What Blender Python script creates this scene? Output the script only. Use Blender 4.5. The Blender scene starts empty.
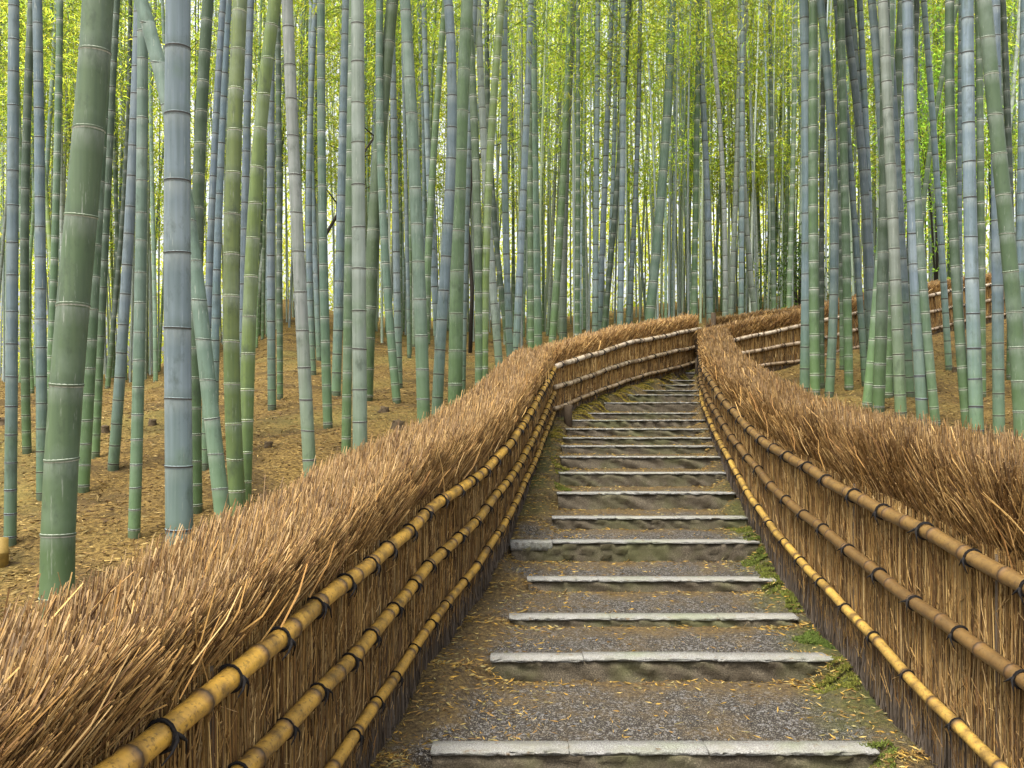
import bpy, math, random
import numpy as np
random.seed(7)
rng = np.random.default_rng(7)
S = bpy.context.scene
COL = S.collection
F, CX, CY = 900.0, 512.0, 384.0          # lens in pixels, image centre (camera at the origin, looking along +Y)

# ------------------------------------------------------------------ mesh helpers
def new_mesh(name, V, quads=None, tris=None, cd=None, smooth=True, mats=(), qmat=None):
    V = np.asarray(V, dtype=np.float32).reshape(-1, 3)
    q = np.zeros((0, 4), np.int32) if quads is None or len(quads) == 0 else np.asarray(quads, np.int32).reshape(-1, 4)
    t = np.zeros((0, 3), np.int32) if tris is None or len(tris) == 0 else np.asarray(tris, np.int32).reshape(-1, 3)
    me = bpy.data.meshes.new(name)
    me.vertices.add(len(V)); me.vertices.foreach_set('co', V.ravel())
    nl = len(q) * 4 + len(t) * 3
    me.loops.add(nl)
    me.loops.foreach_set('vertex_index', np.concatenate([q.ravel(), t.ravel()]).astype(np.int32))
    npoly = len(q) + len(t)
    me.polygons.add(npoly)
    st = np.concatenate([np.arange(len(q)) * 4, len(q) * 4 + np.arange(len(t)) * 3]).astype(np.int32)
    me.polygons.foreach_set('loop_start', st)
    me.polygons.foreach_set('use_smooth', np.full(npoly, smooth, dtype=bool))
    for m in mats: me.materials.append(m)
    if qmat is not None: me.polygons.foreach_set('material_index', np.asarray(qmat, np.int32))
    if cd is not None:
        a = me.color_attributes.new('cd', 'FLOAT_COLOR', 'POINT')
        c = np.ones((len(V), 4), np.float32); cd = np.asarray(cd, np.float32); c[:, :cd.shape[1]] = cd
        a.data.foreach_set('color', c.ravel())
    me.update(); me.validate()
    return me

class Geo:
    def __init__(s): s.V = []; s.Q = []; s.T = []; s.C = []; s.n = 0
    def add(s, V, Q=None, T=None, C=None):
        V = np.asarray(V, float).reshape(-1, 3)
        if Q is not None and len(Q): s.Q.append(np.asarray(Q, np.int64).reshape(-1, 4) + s.n)
        if T is not None and len(T): s.T.append(np.asarray(T, np.int64).reshape(-1, 3) + s.n)
        if C is None: C = np.ones((len(V), 3)) * .5
        C = np.asarray(C, float)
        if C.ndim == 1: C = np.tile(C, (len(V), 1))
        s.V.append(V); s.C.append(C[:, :3]); s.n += len(V)
    def mesh(s, name, mats, smooth=True):
        return new_mesh(name, np.concatenate(s.V), np.concatenate(s.Q) if s.Q else None,
                        np.concatenate(s.T) if s.T else None, np.concatenate(s.C), smooth, mats)

def norm(a): return a / np.maximum(np.linalg.norm(a, axis=-1, keepdims=True), 1e-9)

def ring_quads(nr, ns):
    i = np.arange(nr - 1)[:, None] * ns; j = np.arange(ns)[None, :]; k = (j + 1) % ns
    return np.stack([i + j, i + k, i + ns + k, i + ns + j], -1).reshape(-1, 4)

def tube(P, R, sides, C=None, cap=True):   # C: one colour per ring
    """tube along the points P with radii R; C is one colour per ring"""
    P = np.asarray(P, float); n = len(P); R = np.broadcast_to(np.asarray(R, float), (n,))
    t = norm(np.gradient(P, axis=0))
    ref = np.array([0, 1., 0]) if abs(t[:, 2]).mean() > .6 else np.array([0, 0, 1.])
    u = norm(np.cross(np.tile(ref, (n, 1)), t)); w = np.cross(t, u)
    a = np.linspace(0, 2 * np.pi, sides, endpoint=False)
    V = P[:, None] + R[:, None, None] * (np.cos(a)[None, :, None] * u[:, None] + np.sin(a)[None, :, None] * w[:, None])
    V = V.reshape(-1, 3); Q = ring_quads(n, sides); T = []
    Cv = None if C is None else np.repeat(np.asarray(C, float), sides, 0)
    if cap:
        b = len(V); V = np.vstack([V, P[0], P[-1]]); j = np.arange(sides); k = (j + 1) % sides
        T = np.vstack([np.stack([np.full(sides, b), k, j], -1), np.stack([np.full(sides, b + 1), (n - 1) * sides + j, (n - 1) * sides + k], -1)])
        if Cv is not None: Cv = np.vstack([Cv, Cv[0], Cv[-1]])
    return V, Q, T, Cv

def strands(P0, P1, P2, r, c0, c2, tip=.55):
    """thin three-sided twigs through three points each"""
    N = len(P0); r = np.broadcast_to(np.asarray(r, float), (N,))
    d = norm(P2 - P0); a = norm(np.cross(d, rng.normal(size=(N, 3)))); b = np.cross(d, a)
    ang = np.array([0, 2.0944, 4.18879])
    off = np.cos(ang)[None, :, None] * a[:, None] + np.sin(ang)[None, :, None] * b[:, None]
    V = np.stack([P0[:, None] + off * r[:, None, None], P1[:, None] + off * r[:, None, None] * .95,
                  P2[:, None] + off * r[:, None, None] * tip], 1).reshape(-1, 3)
    q = ring_quads(3, 3)
    Q = (np.arange(N)[:, None, None] * 9 + q[None]).reshape(-1, 4)
    T = (np.arange(N)[:, None] * 9 + np.array([6, 7, 8])[None]).reshape(-1, 3)
    C = np.stack([c0, (c0 + c2) / 2, c2], 1).repeat(3, 1).reshape(-1, 3)
    return V, Q, T, C

def leaves(P, D, L, W, c, droop=.25):
    """narrow folded leaf blades: six points each"""
    N = len(P); D = norm(D)
    s = norm(np.cross(D, rng.normal(size=(N, 3)))); nrm = np.cross(s, D)
    L = np.broadcast_to(L, (N,))[:, None]; W = np.broadcast_to(W, (N,))[:, None]
    m = P + D * L * .4; tip = P + D * L - np.array([0, 0, 1.]) * L * droop
    V = np.stack([P, m + s * W / 2 + nrm * W * .2, m, m - s * W / 2 + nrm * W * .2, tip], 1).reshape(-1, 3)
    T = np.array([[0, 2, 1], [0, 3, 2], [1, 2, 4], [2, 3, 4]])
    T = (np.arange(N)[:, None, None] * 5 + T[None]).reshape(-1, 3)
    return V, None, T, np.repeat(c, 5, 0)

def link(name, me, parent=None, loc=None):
    o = bpy.data.objects.new(name, me); COL.objects.link(o)
    if parent is not None: o.parent = parent
    if loc is not None: o.location = loc
    return o
def tag(o, label=None, cat=None, group=None, kind=None):
    if label: o['label'] = label
    if cat: o['category'] = cat
    if group: o['group'] = group
    if kind: o['kind'] = kind
    return o
def copy_tree(o, parent=None):
    c = o.copy(); COL.objects.link(c)
    if parent is not None: c.parent = parent
    for ch in list(o.children): copy_tree(ch, c)
    return c

# ------------------------------------------------------------------ materials
class NT:
    def __init__(s, name, rough=.7, spec=.3):
        s.m = bpy.data.materials.new(name); s.m.use_nodes = True; s.t = s.m.node_tree
        s.b = s.t.nodes['Principled BSDF']; s.b.inputs['Roughness'].default_value = rough
        s.b.inputs['Specular IOR Level'].default_value = spec
    def n(s, typ, **kw):
        x = s.t.nodes.new(typ)
        for k, v in kw.items(): setattr(x, k, v)
        return x
    def l(s, a, b): s.t.links.new(a, b)
    def val(s, x, sock):
        if isinstance(x, (int, float)): sock.default_value = x
        elif isinstance(x, tuple): sock.default_value = (*x, 1) if len(x) == 3 and sock.type == 'RGBA' else x
        else: s.l(x, sock)
    def mix(s, f, a, b, mode='MIX'):
        x = s.n('ShaderNodeMix', data_type='RGBA', blend_type=mode)
        s.val(f, x.inputs[0]); s.val(a, x.inputs[6]); s.val(b, x.inputs[7]); return x.outputs[2]
    def math(s, op, a, b=0.0, clamp=False):
        x = s.n('ShaderNodeMath', operation=op, use_clamp=clamp); s.val(a, x.inputs[0]); s.val(b, x.inputs[1]); return x.outputs[0]
    def noise(s, scale=5., detail=4., rough=.55, vec=None):
        x = s.n('ShaderNodeTexNoise'); x.inputs['Scale'].default_value = scale; x.inputs['Detail'].default_value = detail
        x.inputs['Roughness'].default_value = rough
        if vec is not None: s.l(vec, x.inputs['Vector'])
        return x.outputs['Fac']
    def coord(s, which='Object', scale=(1, 1, 1)):
        c = s.n('ShaderNodeTexCoord'); m = s.n('ShaderNodeMapping'); m.inputs['Scale'].default_value = scale
        s.l(c.outputs[which], m.inputs['Vector']); return m.outputs['Vector']
    def pos(s, scale=(1, 1, 1)):
        c = s.n('ShaderNodeNewGeometry'); m = s.n('ShaderNodeMapping'); m.inputs['Scale'].default_value = scale
        s.l(c.outputs['Position'], m.inputs['Vector']); return m.outputs['Vector']
    def ramp(s, f, stops):
        x = s.n('ShaderNodeValToRGB'); e = x.color_ramp.elements
        while len(e) < len(stops): e.new(.5)
        for k, (p, c) in enumerate(stops): e[k].position = p; e[k].color = (*c, 1) if len(c) == 3 else c
        s.l(f, x.inputs[0]); return x.outputs['Color']
    def rng(s, f, a, b, lo=0., hi=1.):
        x = s.n('ShaderNodeMapRange'); s.l(f, x.inputs[0])
        for i, v in zip((1, 2, 3, 4), (a, b, lo, hi)): x.inputs[i].default_value = v
        return x.outputs[0]
    def attr(s, name='cd'):
        x = s.n('ShaderNodeAttribute', attribute_name=name); return x.outputs['Color']
    def sep(s, c):
        x = s.n('ShaderNodeSeparateColor'); s.l(c, x.inputs[0]); return x.outputs
    def bump(s, h, strength=.3, dist=.01):
        x = s.n('ShaderNodeBump'); x.inputs['Strength'].default_value = strength; x.inputs['Distance'].default_value = dist
        s.l(h, x.inputs['Height']); s.l(x.outputs[0], s.b.inputs['Normal'])
    def out(s, c): s.val(c, s.b.inputs['Base Color'])

def mat_culm():
    m = NT('bamboo_culm', .5, .32)
    oi = m.n('ShaderNodeObjectInfo'); base = oi.outputs['Color']
    at_ = m.n('ShaderNodeAttribute', attribute_name='cd'); a = m.sep(at_.outputs['Color']); ph = at_.outputs['Alpha']
    streak = m.noise(1, 3, .5, m.coord('Object', (45, 45, 1.6)))
    blot = m.noise(2.2, 5, .6, m.pos((1, 1, .8)))
    fine = m.noise(60, 3, .6, m.pos((1, 1, .25)))
    c = m.mix(m.rng(streak, .3, .7, .0, .45), base, (.045, .075, .045))
    c = m.mix(m.rng(blot, .50, .72, 0., .22), c, (.40, .45, .42))           # pale waxy bloom in patches
    c = m.mix(m.math('MULTIPLY', m.rng(ph, .72, 1., 0., .38), m.rng(fine, .3, .65, .3, 1.)), c, (.40, .43, .39))   # white powder under each joint
    c = m.mix(m.rng(ph, .0, .16, .35, 0.), c, (.05, .075, .045))
    scr = m.noise(7, 4, .75, m.pos((9, 9, .6))); c = m.mix(m.rng(scr, .62, .70, 0., .5), c, (.46, .47, .40))   # pale scratches and lichen
    c = m.mix(m.rng(blot, .28, .42, .45, 0.), c, (.09, .155, .06))           # bare green where the wax is rubbed off
    low = m.rng(a[2], .0, .16, .75, 0.)
    c = m.mix(low, c, (.10, .17, .055))                                     # greener, algae-covered foot
    grime = m.noise(9, 5, .7, m.pos((1, 1, .5)))
    c = m.mix(m.rng(grime, .55, .72, 0., .6), c, (.04, .055, .035))
    c = m.mix(m.rng(a[2], .0, .009, .85, 0.), c, (.03, .022, .014))          # earth-stained root collar
    br = m.n('ShaderNodeHueSaturation'); m.l(c, br.inputs['Color']); m.l(m.rng(oi.outputs['Random'], 0, 1, .75, 1.2), br.inputs['Value'])
    c = br.outputs[0]
    c = m.mix(m.math('MULTIPLY', a[0], m.rng(fine, .25, .6, .35, 1.)), c, (.62, .62, .53))
    c = m.mix(a[1], c, (.035, .03, .022))
    m.out(c); m.l(m.rng(fine, .2, .8, .42, .68), m.b.inputs['Roughness'])
    m.bump(fine, .12, .004)
    return m.m

def mat_attr(name, rough=.8, spec=.2, var=.35, trans=None, nscale=300):
    m = NT(name, rough, spec)
    n = m.noise(nscale, 2, .6, m.pos((1, 1, .3)))
    c = m.mix(m.rng(n, .3, .7, var, 0.), m.attr(), (.05, .032, .016))
    m.out(c)
    return m.m

def mat_leaf(name, tint=(1, 1, 1)):
    m = NT(name, .5, .3)
    oi = m.n('ShaderNodeObjectInfo')
    c = m.attr(); h = m.n('ShaderNodeHueSaturation'); m.l(c, h.inputs['Color'])
    m.l(m.rng(oi.outputs['Random'], 0, 1, .485, .515), h.inputs['Hue']); m.l(m.rng(oi.outputs['Random'], 0, 1, .8, 1.2), h.inputs['Value'])
    col = m.mix(1.0, h.outputs[0], tint, 'MULTIPLY')
    m.out(col)
    tr = m.n('ShaderNodeBsdfTranslucent'); bright = m.mix(1.0, col, (3.75, 3.4, 2.4), 'MULTIPLY'); m.l(bright, tr.inputs['Color'])
    mx = m.n('ShaderNodeMixShader'); mx.inputs[0].default_value = .72
    o = m.t.nodes['Material Output']; m.l(m.b.outputs[0], mx.inputs[1]); m.l(tr.outputs[0], mx.inputs[2]); m.l(mx.outputs[0], o.inputs['Surface'])
    return m.m

def mat_rail():
    m = NT('weathered_bamboo_rail', .42, .4)
    oi = m.n('ShaderNodeObjectInfo'); a = m.sep(m.attr())
    n1 = m.noise(9, 5, .65, m.pos()); n2 = m.noise(70, 4, .65, m.pos()); n3 = m.noise(2.2, 3, .5, m.pos())
    c = m.mix(m.rng(n3, .35, .65, 0, .45), oi.outputs['Color'], (.20, .115, .036))
    c = m.mix(m.rng(n1, .45, .66, 0, .9), c, (.10, .058, .022))
    c = m.mix(m.rng(n2, .54, .68, 0, .8), c, (.05, .03, .015))
    c = m.mix(m.math('MULTIPLY', a[0], .75), c, (.13, .07, .025))
    c = m.mix(a[1], c, (.03, .02, .012))
    m.out(c); m.bump(n2, .2, .003); return m.m

def mat_ground():
    m = NT('leaf_litter_ground', .95, .1)
    p = m.pos(); n1 = m.noise(1.3, 6, .65, p); n2 = m.noise(28, 5, .7, p); n3 = m.noise(.35, 3, .5, p)
    c = m.ramp(n2, [(.28, (.035, .023, .010)), (.44, (.09, .057, .019)), (.60, (.20, .131, .040)), (.8, (.33, .23, .078))])
    c = m.mix(m.rng(n1, .46, .62, 0, .82), c, (.05, .034, .015))  # broad dark mottling: shadow patches put into the floor colour
    c = m.mix(m.rng(n3, .52, .66, 0, .35), c, (.17, .16, .045))
    m.out(c); m.bump(n2, .9, .03); return m.m

def mat_path():
    m = NT('dark_gravel_path', .9, .2)
    p = m.pos(); a = m.sep(m.attr())
    v = m.n('ShaderNodeTexVoronoi'); v.inputs['Scale'].default_value = 185; m.l(p, v.inputs['Vector'])
    v2 = m.n('ShaderNodeTexVoronoi'); v2.inputs['Scale'].default_value = 75; m.l(p, v2.inputs['Vector'])
    vc = m.sep(v.outputs['Color']); vc2 = m.sep(v2.outputs['Color'])
    g = m.ramp(vc[0], [(0., (.017, .0145, .012)), (.45, (.055, .046, .036)), (.78, (.12, .104, .082)), (1., (.36, .325, .26))])
    g = m.mix(m.rng(vc2[1], .82, .86, 0, .7), g, (.30, .29, .28))
    g = m.mix(m.rng(v.outputs['Distance'], .35, .6, 0, .7), g, (.018, .016, .014))
    n1 = m.noise(3.2, 6, .7, p); n2 = m.noise(45, 4, .7, p); n3 = m.noise(1.1, 4, .6, p)
    soil = m.ramp(n2, [(.3, (.035, .024, .012)), (.5, (.10, .068, .03)), (.68, (.20, .14, .05)), (.82, (.30, .23, .11))])
    f = m.math('ADD', a[0], m.rng(n1, .3, .7, -.55, .45))
    c = m.mix(m.rng(f, .1, .75, 0, 1), g, soil)
    f2 = m.math('MULTIPLY', a[1], m.rng(n1, .32, .6, 0, 1))
    moss = m.ramp(n2, [(.3, (.02, .027, .008)), (.6, (.07, .085, .02)), (.8, (.14, .14, .035))])
    c = m.mix(f2, c, moss)
    c = m.mix(m.rng(n3, .56, .72, 0, .35), c, (.05, .042, .03))
    m.out(c)
    h = m.math('ADD', m.math('MULTIPLY', v.outputs['Distance'], -.7), m.math('MULTIPLY', n2, .6))
    m.bump(h, .9, .012); return m.m

def mat_stone(name, pale):
    m = NT(name, .85, .25)
    p = m.pos(); n1 = m.noise(160, 3, .7, p); n2 = m.noise(7, 6, .7, p); n3 = m.noise(2, 4, .6, p)
    oi = m.n('ShaderNodeObjectInfo')
    geo = m.n('ShaderNodeNewGeometry'); sx = m.n('ShaderNodeSeparateXYZ'); m.l(geo.outputs['Normal'], sx.inputs[0])
    if pale:
        c = m.ramp(n1, [(.3, (.06, .059, .055)), (.5, (.205, .20, .185)), (.7, (.39, .385, .36))])
        c = m.mix(m.rng(n2, .50, .72, 0, .75), c, (.17, .165, .12))
        c = m.mix(m.rng(n3, .52, .7, 0, .35), c, (.15, .19, .06))
        c = m.mix(m.rng(m.noise(22, 3, .6, p), .62, .7, 0, .8), c, (.13, .08, .03))
        c = m.mix(m.rng(oi.outputs['Random'], 0, 1, 0, .3), c, (.30, .285, .22))
    else:
        c = m.ramp(n1, [(.32, (.032, .026, .018)), (.52, (.105, .086, .058)), (.72, (.23, .19, .125))])
        c = m.mix(m.rng(n2, .45, .68, 0, .75), c, (.06, .046, .028))
        c = m.mix(m.rng(n3, .46, .64, 0, .6), c, (.09, .095, .032))
    m.out(c); m.bump(m.math('ADD', n1, n2), .6, .01); return m.m

def mat_plain(name, col, rough=.8, var=.5, sc=12, spec=.2):
    m = NT(name, rough, spec); n = m.noise(sc, 5, .7, m.pos())
    m.out(m.mix(m.rng(n, .35, .7, 0, var), col, tuple(x * .35 for x in col))); m.bump(n, .4, .01); return m.m

M = dict(culm=mat_culm(), brush=mat_attr('dry_brushwood'), leaf=mat_leaf('bamboo_leaf'), rail=mat_rail(), ground=mat_ground(),
         path=mat_path(), stone=mat_stone('granite_edging', True), riser=mat_stone('earthy_stone_face', False),
         rope=mat_plain('tarred_palm_rope', (.016, .014, .013), .9, .4, 60), post=mat_plain('old_post_wood', (.10, .072, .045), .9, .5, 25),
         litter=mat_attr('fallen_leaf', .7, .25, .3, nscale=60), moss=mat_attr('moss', .9, .1, .3), bark=mat_plain('dark_bark', (.035, .03, .024), .9, .4, 20),
         stump=mat_plain('cut_bamboo_stump', (.085, .06, .032), .85, .6, 14), ystump=mat_plain('yellow_cut_bamboo', (.27, .18, .045), .6, .6, 18))

# ------------------------------------------------------------------ terrain
STEPS = [  # image row of the edge, left and right ends in the image, distance
    (752, 430, 880, 4.00), (659, 490, 836, 4.95), (618, 509, 800, 5.60), (580, 527, 777, 6.30), (542, 510, 760, 6.95),
    (518, 552, 750, 7.55), (493, 557, 736, 8.15), (473, 559, 728, 8.75), (457, 560, 722, 9.30), (446, 561, 716, 9.80),
    (438, 563, 713, 10.2), (429, 566, 709, 10.7), (420, 567, 706, 11.3), (413, 588, 704, 11.8), (402.5, 604, 704, 12.5),
    (394.5, 628, 703, 13.1), (390, 642, 702, 13.5), (384.6, 660, 701, 14.0), (380, 668, 701, 14.5), (373, 686, 701, 15.2)]
sY = np.array([s[3] for s in STEPS]); sZ = np.array([-(s[0] - CY) / F * s[3] for s in STEPS])
def zp(Y):
    return np.interp(Y, np.concatenate([[-6, 0, 3.0], sY, [20, 60]]), np.concatenate([[-2.1, -1.87, -1.735], sZ, [.95, 6.]]))
LS_Y = np.array([-2, 0, 1.2, 2.5, 4.02, 5.0, 5.7, 6.95, 8.6, 11.3, 13.5, 15.7, 40]); LS_X = np.array([-1.5, -1.15, -.97, -.78, -.60, -.45, -.28, -.04, .182, .49, 1.68, 3.24, 12])
RS_Y = np.array([-2, 0, 2, 4.0, 5.05, 6.35, 7.3, 8.65, 10.2, 11.9, 14.9, 40]); RS_X = np.array([1.78, 1.78, 1.80, 1.83, 1.85, 1.91, 1.97, 2.08, 2.28, 2.54, 3.15, 13])
XL = lambda Y: np.interp(Y, LS_Y, LS_X)
XR = lambda Y: np.interp(Y, RS_Y, RS_X)
SL_U = np.array([-400, 0, 140, 225, 285, 345, 420, 560, 700, 1024, 1500]); SL_S = np.array([.022, .022, .024, .085, .138, .115, .105, .11, .14, .165, .17])
def lump(X, Y):
    return (.035 * np.sin(1.7 * X + .6 * Y) * np.cos(1.3 * Y - .4 * X) + .02 * np.sin(4.1 * X - 2.2 * Y) + .012 * np.sin(9.3 * X + 5.7 * Y) * np.sin(7.1 * Y))
def G(X, Y):
    X = np.asarray(X, float); Y = np.asarray(Y, float)
    near = zp(np.minimum(Y, 12.))
    u = CX + F * X / np.maximum(Y, 6.)
    far = np.interp(u, SL_U, SL_S) * (np.clip(Y, 12, 44) - 12) + .04 * np.maximum(Y - 44, 0) * 0
    side = .085 * np.clip(X - XR(Y), 0, 9) * np.clip(1 - (Y - 20) / 20, 0, 1) * (Y > 0) + .02 * np.clip(XL(Y) - X, 0, 4)
    z = near + far + side
    # along the stairs, past 12 m, follow the stairs
    w = np.clip(1 - np.maximum(XL(Y) - .3 - X, X - XR(Y) - .3) / 1.2, 0, 1) * np.clip((18.5 - Y) / 2.5, 0, 1)
    z = z * (1 - w) + (zp(Y) - .16) * w
    wp = np.clip(1 - np.maximum(XL(Y) - X, X - XR(Y)) / .5, 0, 1)
    return z + lump(X, Y) * (1 - .8 * wp) - .10 * wp * (Y < 12)

gx = np.concatenate([np.linspace(-400, -45, 24), np.linspace(-42, -14, 40), np.linspace(-13.5, 16, 200), np.linspace(17, 45, 40), np.linspace(50, 400, 24)])
gy = np.concatenate([np.linspace(-60, -4, 10), np.linspace(-3, 20, 190), np.linspace(20.4, 60, 90), np.linspace(65, 600, 30)])
GX, GY = np.meshgrid(gx, gy); GZ = G(GX, np.maximum(GY, -6))
idx = np.arange(GX.size).reshape(GX.shape)
gq = np.stack([idx[:-1, :-1], idx[:-1, 1:], idx[1:, 1:], idx[1:, :-1]], -1).reshape(-1, 4)
tag(link('ground', new_mesh('ground', np.stack([GX, GY, GZ], -1), gq, mats=[M['ground']])), kind='structure')

# path: gravel treads between the fences, smooth littered verges at both ends of the steps
xlS = np.array([(s[1] - CX) / F * s[3] for s in STEPS]); xrS = np.array([(s[2] - CX) / F * s[3] for s in STEPS])
rows = []                                             # (Y, tread z, smooth z, soil amount)
yy = np.linspace(1.0, 4.046, 16)
for y in yy: rows.append((y + .001, -1.79 + .01 * y, zp(y), .25 if y > 3.7 else 0))
for i in range(len(STEPS)):
    y0 = sY[i] + .05; y1 = sY[i + 1] + .05 if i + 1 < len(STEPS) else 17.2
    n = max(6, int((y1 - y0) / .07))
    for k in range(n):
        t = k / (n - 1.0)
        zt = sZ[i] - .018 + (.02 if i < 5 else .008) * t
        rows.append((y0 + (y1 - y0 - .002) * t, zt if i + 1 < len(STEPS) else zp(y0 + (y1 - y0) * t), zp(y0 + (y1 - y0) * t), .75 * t ** 3 + (.12 if i < 5 else .5)))
nx = 46
R = np.array(rows); fx = np.linspace(0, 1, nx)
Yg = np.repeat(R[:, :1], nx, 1); XLg = XL(R[:, 0]) - .08; XRg = XR(R[:, 0]) + .08
Xg = XLg[:, None] + (XRg - XLg)[:, None] * fx[None]
sl = np.interp(R[:, 0], sY, xlS)[:, None]; sr = np.interp(R[:, 0], sY, xrS)[:, None]
nzv = .045 * np.sin(9 * Yg + 3 * Xg) + .03 * np.sin(23 * Yg); wv = np.clip(np.maximum(sl - Xg + .06 + nzv, Xg - sr + .17 + nzv) / .20, 0, 1); wv = wv * wv * (3 - 2 * wv)
Zg = R[:, 1:2] * (1 - wv) + (R[:, 2:3] - .022 + .06 * np.clip((Yg - 11) / 1.5, 0, 1)) * wv + .006 * np.sin(11 * Xg + 7 * Yg) * np.sin(9 * Yg) + .02 * wv * np.sin(5 * Xg + 6 * Yg)
soil = np.clip(R[:, 3:4] + wv * .62, 0, 1)
rv = np.clip((Xg - sr + .28) / .25, 0, 1) * np.clip((Yg - 3.9) / .5, 0, 1) * np.clip((9.5 - Yg) / 2, 0, 1)
lv = np.clip((sl + .05 - Xg) / .2, 0, 1) * np.clip((Yg - 7) / 1.5, 0, 1) * .8
idp = np.arange(Xg.size).reshape(Xg.shape)
pq = np.stack([idp[:-1, :-1], idp[:-1, 1:], idp[1:, 1:], idp[1:, :-1]], -1).reshape(-1, 4)
tag(link('path', new_mesh('path', np.stack([Xg, Yg, Zg], -1), pq, cd=np.stack([soil.ravel(), np.maximum(rv, lv).ravel(), 0 * soil.ravel()], -1), mats=[M['path']])), kind='structure')
def path_z(X, Y):
    """height of the built path surface"""
    i = np.clip(np.searchsorted(R[:, 0], Y), 1, len(R) - 1)
    f = np.clip((X - XLg[i]) / (XRg[i] - XLg[i]), 0, 1) * (nx - 1); j = np.clip(f.astype(int), 0, nx - 2)
    return Zg[i, j] * (1 - (f - j)) + Zg[i, j + 1] * (f - j)

# ------------------------------------------------------------------ steps
def rough_block(x0, x1, y0, y1, z0, z1, n=12, amp=.006, seed=0, bev=.012):
    """an uneven hewn block: a rounded box profile swept along x"""
    b = min(bev, (z1 - z0) * .4, (y1 - y0) * .3)
    prof = np.array([(y0, z0), (y0, (z0 + z1) / 2), (y0, z1 - b), (y0 + b * .3, z1 - b * .3), (y0 + b, z1), ((y0 + y1) / 2, z1), (y1, z1), (y1, z0)])
    xs = np.concatenate([[x0], np.linspace(x0 + b * .6, x1 - b * .6, n), [x1]])
    r = np.random.default_rng(seed); k = len(prof)
    V = np.zeros((len(xs), k, 3)); V[:, :, 0] = xs[:, None]; V[:, :, 1] = prof[None, :, 0]; V[:, :, 2] = prof[None, :, 1]
    nz = r.normal(size=(len(xs), k)); nz = (nz + np.roll(nz, 1, 0)) / 1.4
    ny = r.normal(size=(len(xs), k)); V[:, 1:6, 2] += amp * .55 * nz[:, 1:6]; V[:, :6, 1] += amp * ny[:, :6]
    for e in (0, -1):
        V[e, :, 1] = V[e, :, 1] * .85 + .15 * (y0 + y1) / 2; V[e, :, 2] = V[e, :, 2] * .85 + .15 * (z0 + z1) / 2
    Q = ring_quads(len(xs), k); V = V.reshape(-1, 3); n0 = len(V)
    V = np.vstack([V, V[:k].mean(0), V[-k:].mean(0)]); j = np.arange(k); kk = (j + 1) % k
    T = np.vstack([np.stack([np.full(k, n0), kk, j], -1), np.stack([np.full(k, n0 + 1), (len(xs) - 1) * k + j, (len(xs) - 1) * k + kk], -1)])
    return V, Q, T

STEP_LABELS = [
    'nearest granite-edged stone step, cut by the bottom of the picture',
    'widest whole pale step edge in the foreground gravel, next after the cut-off nearest one',
    'low granite-edged step between the broad foreground step and the narrower one above it',
    'last low gravel step before the step with the stub sticking out left',
    'step whose edging sticks out to the left with an extra pale stone block',
    'first mossy step above the one with the block sticking out left',
    'second mossy step above the one with the block sticking out left',
    'mossy step halfway up the flight with green moss at its left end',
    'narrowing step just above the moss at the left end of the flight',
    'thin bright step edge in a close pair, the lower of the two',
    'thin bright step edge in a close pair, the upper of the two',
    'step level with the foot of the short post at the fence bend',
    'step level with the top of the short post at the fence bend',
    'short step starting beside the yellow moss past the fence bend',
    'wide-faced green step in the upper flight where the left fence slants in',
    'upper flight step with a narrow edge, just above the wide-faced green one',
    'short upper step hugging the right fence, fifth from the top of the flight',
    'small upper step at the yellow mossy slope, third from the top',
    'small mossy step second from the top of the flight',
    'topmost tiny step beside the far end post of the fence']
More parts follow.
